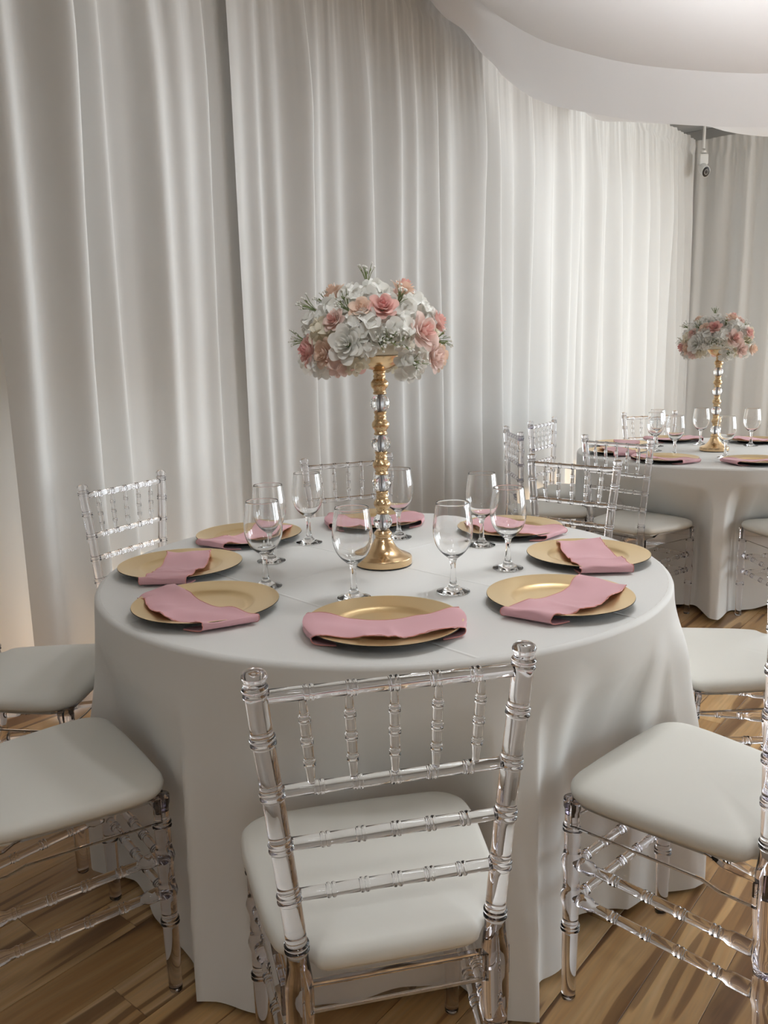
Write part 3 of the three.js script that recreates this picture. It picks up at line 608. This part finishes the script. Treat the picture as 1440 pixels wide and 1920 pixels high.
for (let i = 0; i < 8; i++) {
  const p = V(PC[i][0], TOP + 0.0005, PC[i][1]);
  if (!i) { plates.push(charger0('gold charger plate ' + SPOT[0] + ' of the near table')); plates[0].position.copy(p); plates[0].userData.group = 'charger plates on the near table'; }
  else plates.push(dup(plates[0], p, i * 0.4, 'gold charger plate ' + SPOT[i] + ' of the near table', 'charger plates on the near table'));
  const [body, stitch] = napkinGeo(NAP[i], i * 1.7 + 0.5), m = part(numbered('napkin'), body, M.napkin); m.position.copy(p); scene.add(m);
  part('stitched_edge', stitch, M.stitch, m).userData.label = 'coral stitched edge';
  naps.push(tag(m, 'folded pink napkin ' + SPOT[i] + ' of the near table', 'napkin', 'napkins on the near table'));
}
for (const i of [0, 3, 4, 5, 6, 7]) {
  const p = V(T2.x + PC[i][0], TOP + 0.0005, T2.z + PC[i][1]);
  dup(plates[0], p, i, 'gold charger plate ' + SPOT[i] + ' of the far table', 'charger plates on the far table');
  dup(naps[i], p, 0, 'folded pink napkin ' + SPOT[i] + ' of the far table', 'napkins on the far table');
}

// ---------------------------------------------------------------- wine glasses
const glassProfile = (() => {
  const o = [[0, 0], [0.034, 0], [0.0395, 0.0008], [0.0403, 0.002], [0.0395, 0.0032], [0.028, 0.0065], [0.017, 0.012], [0.0105, 0.019], [0.0075, 0.030], [0.0063, 0.045], [0.0062, 0.062], [0.0075, 0.075], [0.011, 0.083], [0.018, 0.089], [0.029, 0.099], [0.039, 0.113], [0.0455, 0.131], [0.0475, 0.149], [0.0468, 0.168], [0.0440, 0.190], [0.0412, 0.2105], [0.0402, 0.217], [0.0396, 0.2185], [0.0390, 0.217], [0.0400, 0.2095], [0.0428, 0.189], [0.0456, 0.168], [0.0463, 0.149], [0.0443, 0.131], [0.0378, 0.114], [0.0275, 0.1005], [0.016, 0.0925], [0.006, 0.0895], [0, 0.089]];
  const c = new THREE.CatmullRomCurve3(o.map(p => V(p[0], p[1], 0)), false, 'centripetal');
  const pts = c.getPoints(130).map(p => new THREE.Vector2(Math.max(0, p.x), Math.max(0, p.y))); pts[0].set(0, 0); pts[pts.length - 1].x = 0; return pts;
})();
const GL = [[-0.071, 0.317], [0.166, 0.283], [0.329, 0.077], [0.293, -0.194], [0.049, -0.329], [-0.229, -0.283], [-0.316, -0.058], [-0.295, 0.199]];
const GW = ['on the near table, just in front of the candlestick foot', 'on the near table between the front and front right plates', 'on the near table beside the right plate', 'on the near table in front of the back right plate', 'on the near table just behind the candlestick to its right', 'on the near table between back left and back middle plates', 'on the near table in front of the back left plate', 'on the near table beside the front left plate'];
const glass0 = thing('wine_glass', 'empty wine glass ' + GW[0], 'glass', V(GL[0][0], TOP + 0.0005, GL[0][1]), 0, 'wine glasses on the near table');
part('glass_body', new THREE.LatheGeometry(glassProfile, 56), M.glass, glass0);
for (let i = 1; i < 8; i++) dup(glass0, V(GL[i][0], TOP + 0.0005, GL[i][1]), i, 'empty wine glass ' + GW[i], 'wine glasses on the near table');
const GF = [[0, 'in front of the far candlestick\'s right side'], [3, 'at the right edge of the far table'], [4, 'just behind the far candlestick'], [5, 'at the back left of the far table'], [6, 'at the left of the far table, leftmost of its glasses'], [7, 'at the front left of the far table, left of the candlestick']];
for (const [i, w] of GF) dup(glass0, V(T2.x + GL[i][0], TOP + 0.0005, T2.z + GL[i][1]), i, 'empty wine glass ' + w, 'wine glasses on the far table');

// ---------------------------------------------------------------- gold and crystal candlestick
function makeStand(label) {
  const t = thing('candlestick', label, 'candlestick', V(0, TOP + 0.0005, 0), 0, 'gold and crystal flower stands');
  part('base_foot', lathe([[0, 0], [0.076, 0], [0.077, 0.003], [0.0755, 0.003]], 56), M.black, t);
  part('base', lathe([[0, 0.003], [0.0765, 0.003], [0.078, 0.005], [0.078, 0.021], [0.0765, 0.0235], [0.072, 0.0245], [0.068, 0.028], [0.062, 0.0305], [0.055, 0.033], [0.046, 0.039], [0.036, 0.049], [0.029, 0.060], [0.0255, 0.067], [0.0255, 0.069], [0.022, 0.072], [0.021, 0.080], [0.0235, 0.083], [0.0245, 0.087], [0.0225, 0.091], [0.019, 0.094], [0.0185, 0.0965], [0, 0.0965]], 56), M.gold, t);
  part('inner_rod', sweep([V(0, 0.02, 0), V(0, 0.53, 0)], [0.0045, 0.0045], 12), M.steel, t);
  const seg = lathe([[0, 0], [0.0165, 0], [0.018, 0.002], [0.018, 0.005], [0.0150, 0.0075], [0.0165, 0.010], [0.0165, 0.014], [0.0215, 0.019], [0.0235, 0.026], [0.0225, 0.033], [0.0175, 0.039], [0.0148, 0.043], [0.0165, 0.046], [0.0165, 0.049], [0.0140, 0.052], [0.0155, 0.056], [0.0172, 0.060], [0.0160, 0.063], [0, 0.063]], 40);
  const cr = (() => { const g = new THREE.SphereGeometry(0.0262, 14, 9); g.scale(1, 0.94, 1); return g.toNonIndexed(); })(); cr.computeVertexNormals();
  for (let i = 0; i < 4; i++) {
    const y = 0.119 + i * 0.1065;
    const k = part('crystal', cr, M.crystal, t); k.position.y = y;
    const s = part('turned_segment', seg, M.goldTurned, t); s.position.y = y + 0.0225;
  }
  part('bowl', lathe([[0, 0.519], [0.010, 0.519], [0.016, 0.524], [0.030, 0.528], [0.046, 0.536], [0.058, 0.547], [0.065, 0.559], [0.0665, 0.5605], [0.064, 0.5610], [0.056, 0.549], [0.044, 0.5385], [0.029, 0.5315], [0, 0.530]], 56), M.gold, t);
  return t;
}
const stand0 = makeStand('gold and crystal candlestick stand holding flowers on the near table');
dup(stand0, V(T2.x, TOP + 0.0005, T2.z), 0.6, 'gold and crystal candlestick stand holding flowers on the far table');

// ---------------------------------------------------------------- flowers
function petalSurface(w, h, cup, curl, n = 5) {                        // grows up along y, faces +z
  return sheet(n, n, (u, v) => {
    const x = (u - 0.5) * 2, prof = Math.pow(Math.sin(Math.PI * (0.12 + 0.70 * v)), 0.8), ww = w * prof;
    return V(Math.sin(x * cup) / cup * ww * 0.5, h * v - (x * x) * h * 0.12 * v * v, (Math.cos(x * cup) - 1) / cup * ww * -0.5 - curl * h * v * v * v + 0.10 * h * Math.sin(Math.PI * v));
  });
}
// one rose petal: part of a bowl around the rose's axis, rim rolled outwards. r0 foot radius, r1 rim radius, h height, span in radians
function rosePetal(r0, r1, h, span, roll) {
  return sheet(10, 8, (u, v) => {
    const x = (u - 0.5) * 2, edge = 1 - Math.pow(Math.abs(x), 2.6) * 0.45, vv = v * edge, q = x * span / 2 * (0.55 + 0.45 * Math.sin(Math.PI * Math.min(1, 0.25 + 0.6 * v)));
    const bulge = Math.sin(Math.PI * 0.5 * vv), lip = Math.max(0, vv - 0.72) / 0.28;
    const r = lerp(r0, r1, bulge) + roll * lip * lip + 0.015 * Math.sin(x * 5) * lip, y = h * vv - roll * 0.55 * lip * lip * lip;
    return V(r * Math.sin(q), y, r * Math.cos(q));
  });
}
const ROSE = [[0.02, 0.10, 0.70, 3.4, 0.01, 2, 0.18], [0.04, 0.19, 0.74, 2.7, 0.03, 3, 0.13], [0.06, 0.31, 0.74, 2.4, 0.05, 3, 0.08], [0.08, 0.45, 0.70, 2.1, 0.09, 4, 0.04], [0.10, 0.62, 0.62, 1.75, 0.14, 5, 0.0], [0.12, 0.80, 0.50, 1.55, 0.18, 6, -0.03]];
const roseGeos = ROSE.map(q => rosePetal(q[0], q[1], q[2], q[3], q[4]));
function makeRose(parent, pos, dir, r, mat, inner) {
  const root = part('rose', new THREE.SphereGeometry(0.16, 8, 6).translate(0, 0.12, 0), LEAF, parent);
  root.position.copy(pos); root.quaternion.setFromUnitVectors(V(0, 1, 0), dir); root.scale.setScalar(r);
  for (let ring = 0; ring < ROSE.length; ring++) for (let k = 0; k < ROSE[ring][5]; k++) {
    const m = part('petal', roseGeos[ring], ring < 3 ? inner : mat, root);
    m.position.y = ROSE[ring][6]; m.rotation.set(rr(-0.06, 0.06), (k + ring * 0.37 + rr(-0.12, 0.12)) / ROSE[ring][5] * 2 * Math.PI, rr(-0.06, 0.06)); m.scale.setScalar(rr(0.95, 1.06));
  }
  return root;
}
const floretGeo = (() => {
  const gs = []; for (let k = 0; k < 4; k++) { const g = petalSurface(1.32, 1.0, 0.55, 0.12, 5); g.rotateX(1.28); g.rotateY(k * Math.PI / 2); gs.push(g); }
  return mergeGeometries(gs);
})();
function makeHydrangea(parent, pos, dir, r, mat, n0) {
  const n = Math.round(n0 * 0.72);
  const root = part('hydrangea_head', new THREE.SphereGeometry(0.62, 10, 8), mat, parent);
  root.position.copy(pos); root.quaternion.setFromUnitVectors(V(0, 1, 0), dir); root.scale.setScalar(r);
  for (let i = 0; i < n; i++) {
    const y = 1 - (i + 0.5) / n * 1.15, q = i * 2.39996 + rr(-0.3, 0.3), s = Math.sqrt(Math.max(0, 1 - y * y)), d = V(s * Math.cos(q), y, s * Math.sin(q));
    const m = part('floret', floretGeo, mat, root); m.position.copy(d).multiplyScalar(rr(0.70, 0.92)); m.quaternion.setFromUnitVectors(V(0, 1, 0), d.add(V(rr(-0.2, 0.2), rr(-0.2, 0.2), rr(-0.2, 0.2))).normalize());
    m.rotateY(rr(0, 6)); m.scale.setScalar(rr(0.42, 0.54));
  }
  return root;
}
function makeSprig(parent, pos, dir, len) {
  const stems = [], buds = [], base = V(0, 0, 0);
  for (let i = 0; i < 12; i++) {
    const e = V(rr(-0.45, 0.45), rr(0.6, 1.05), rr(-0.45, 0.45)).multiplyScalar(len), m = e.clone().multiplyScalar(0.5).add(V(0, 0.1 * len, 0));
    stems.push(sweep([base, m, e], [0.0010, 0.0008, 0.0006], 5));
    const b = new THREE.IcosahedronGeometry(rr(0.0022, 0.0036), 1); b.translate(e.x, e.y, e.z); buds.push(b);
    if (i % 3) continue; const l = petalSurface(0.004, 0.012, 0.5, 0.2, 2); l.rotateX(0.7); l.rotateY(rr(0, 6)); l.translate(m.x, m.y, m.z); l.deleteAttribute('uv'); stems.push(l);
  }
  const s = part('filler_sprig', mergeGeometries(stems.map(g => g)), GREEN, parent);
  s.position.copy(pos); s.quaternion.setFromUnitVectors(V(0, 1, 0), dir);
  part('buds', mergeGeometries(buds), PET.white, s);
  return s;
}
function makeFlowers(label) {
  const t = thing('flower_arrangement', label, 'flowers', V(-0.006, TOP + 0.556, 0), 0, 'domed flower arrangements on the stands');
  const c = V(-0.009, 0.016, 0);                                        // middle of the dome, from the bowl
  part('foam_dish', lathe([[0, 0.004], [0.055, 0.004], [0.085, 0.012], [0.10, 0.024], [0.10, 0.034], [0.09, 0.045], [0.05, 0.075], [0, 0.09]], 40), PET.cream, t);
  const R = (x, y, z, r, k, i) => { const p = V(x, y, z), d = V(x, y * 0.9 + 0.012, z).normalize(); makeRose(t, c.clone().add(p).addScaledVector(d, -r * 0.42), d, r * 1.04, PET[k], PET[i || k]); };
  const H = (x, y, z, r, k, n = 20) => { const p = V(x, y, z), d = p.clone().normalize(); makeHydrangea(t, c.clone().add(p).addScaledVector(d, -r * 0.72), d, r, PET[k], n); };
  const S = (x, y, z, l = 0.05) => { const p = V(x, y, z), d = p.clone().normalize(); makeSprig(t, c.clone().add(p).addScaledVector(d, -0.028), d, l); };
  // front, as the photograph shows it
  R(-0.065, 0.020, 0.172, 0.050, 'white'); R(0.029, 0.110, 0.141, 0.040, 'pink', 'rose'); R(-0.024, 0.104, 0.140, 0.036, 'peach'); R(0.130, 0.046, 0.118, 0.050, 'blush', 'pink');
  R(0.172, 0.074, 0.016, 0.038, 'pink'); R(0.160, -0.016, 0.085, 0.042, 'blush'); R(-0.166, 0.006, 0.081, 0.042, 'pink', 'rose'); R(-0.122, -0.002, 0.130, 0.038, 'peach');
  R(-0.098, 0.153, 0.019, 0.040, 'peach'); R(0.084, 0.161, 0.017, 0.042, 'peach', 'pink'); R(-0.094, 0.078, 0.130, 0.034, 'blush', 'pink');
  H(-0.010, 0.062, 0.166, 0.050, 'white', 24); H(0.072, 0.060, 0.156, 0.046, 'white'); H(0.005, 0.158, 0.066, 0.056, 'white', 26); H(-0.055, 0.148, 0.074, 0.042, 'white'); H(0.119, 0.118, 0.061, 0.048, 'white');
  H(0.150, 0.096, 0.030, 0.040, 'white', 16); H(-0.110, 0.108, 0.090, 0.046, 'white'); H(-0.168, 0.080, 0.019, 0.044, 'white'); H(-0.139, 0.055, 0.102, 0.042, 'cream'); H(-0.150, -0.032, 0.090, 0.036, 'white', 16);
  H(-0.096, -0.030, 0.142, 0.036, 'blush', 16); H(-0.052, -0.026, 0.160, 0.032, 'cream', 16); H(0.102, -0.044, 0.132, 0.040, 'white', 18); H(-0.020, 0.010, 0.178, 0.030, 'white', 14); H(-0.054, 0.069, 0.155, 0.030, 'white', 12);
  for (const s of [[-0.165, 0.123, 0.022], [-0.196, 0.034, 0.021], [-0.122, 0.136, 0.018], [-0.067, 0.118, 0.120], [0.077, 0.134, 0.091], [0.180, 0.029, 0.040], [0.045, 0.028, 0.172], [0.078, 0.020, 0.158], [-0.012, 0.196, 0.021], [0.11, -0.03, 0.14], [0.02, 0.02, 0.176]]) S(...s);
  // the rear half
  const kinds = [['R', 'white'], ['H', 'white'], ['R', 'pink'], ['H', 'cream'], ['H', 'white'], ['R', 'peach'], ['H', 'blush']];
  let i = 0;
  for (const [y, m] of [[-0.015, 6], [0.075, 5], [0.145, 3]]) for (let k = 0; k < m; k++) {
    const q = Math.PI + (k + 0.5) / m * Math.PI, rad = Math.sqrt(1 - (y / 0.178) ** 2) * 0.185, x = rad * Math.cos(q), z = rad * Math.sin(q);
    const [f, kk] = kinds[i++ % 7]; f === 'R' ? R(x, y, z, 0.046, kk) : H(x, y, z, 0.048, kk, 18);
  }
  for (const s of [[0.12, 0.12, -0.06], [-0.10, 0.10, -0.11], [0.0, 0.13, -0.12]]) S(...s);
  return t;
}
const flowers0 = makeFlowers('round dome of white, pink and peach roses and hydrangeas on the near stand');
dup(flowers0, V(T2.x - 0.006, TOP + 0.556, T2.z), -0.7, 'round dome of white, pink and peach flowers on the far stand', 'domed flower arrangements on the stands');

renderer.render(scene, camera);
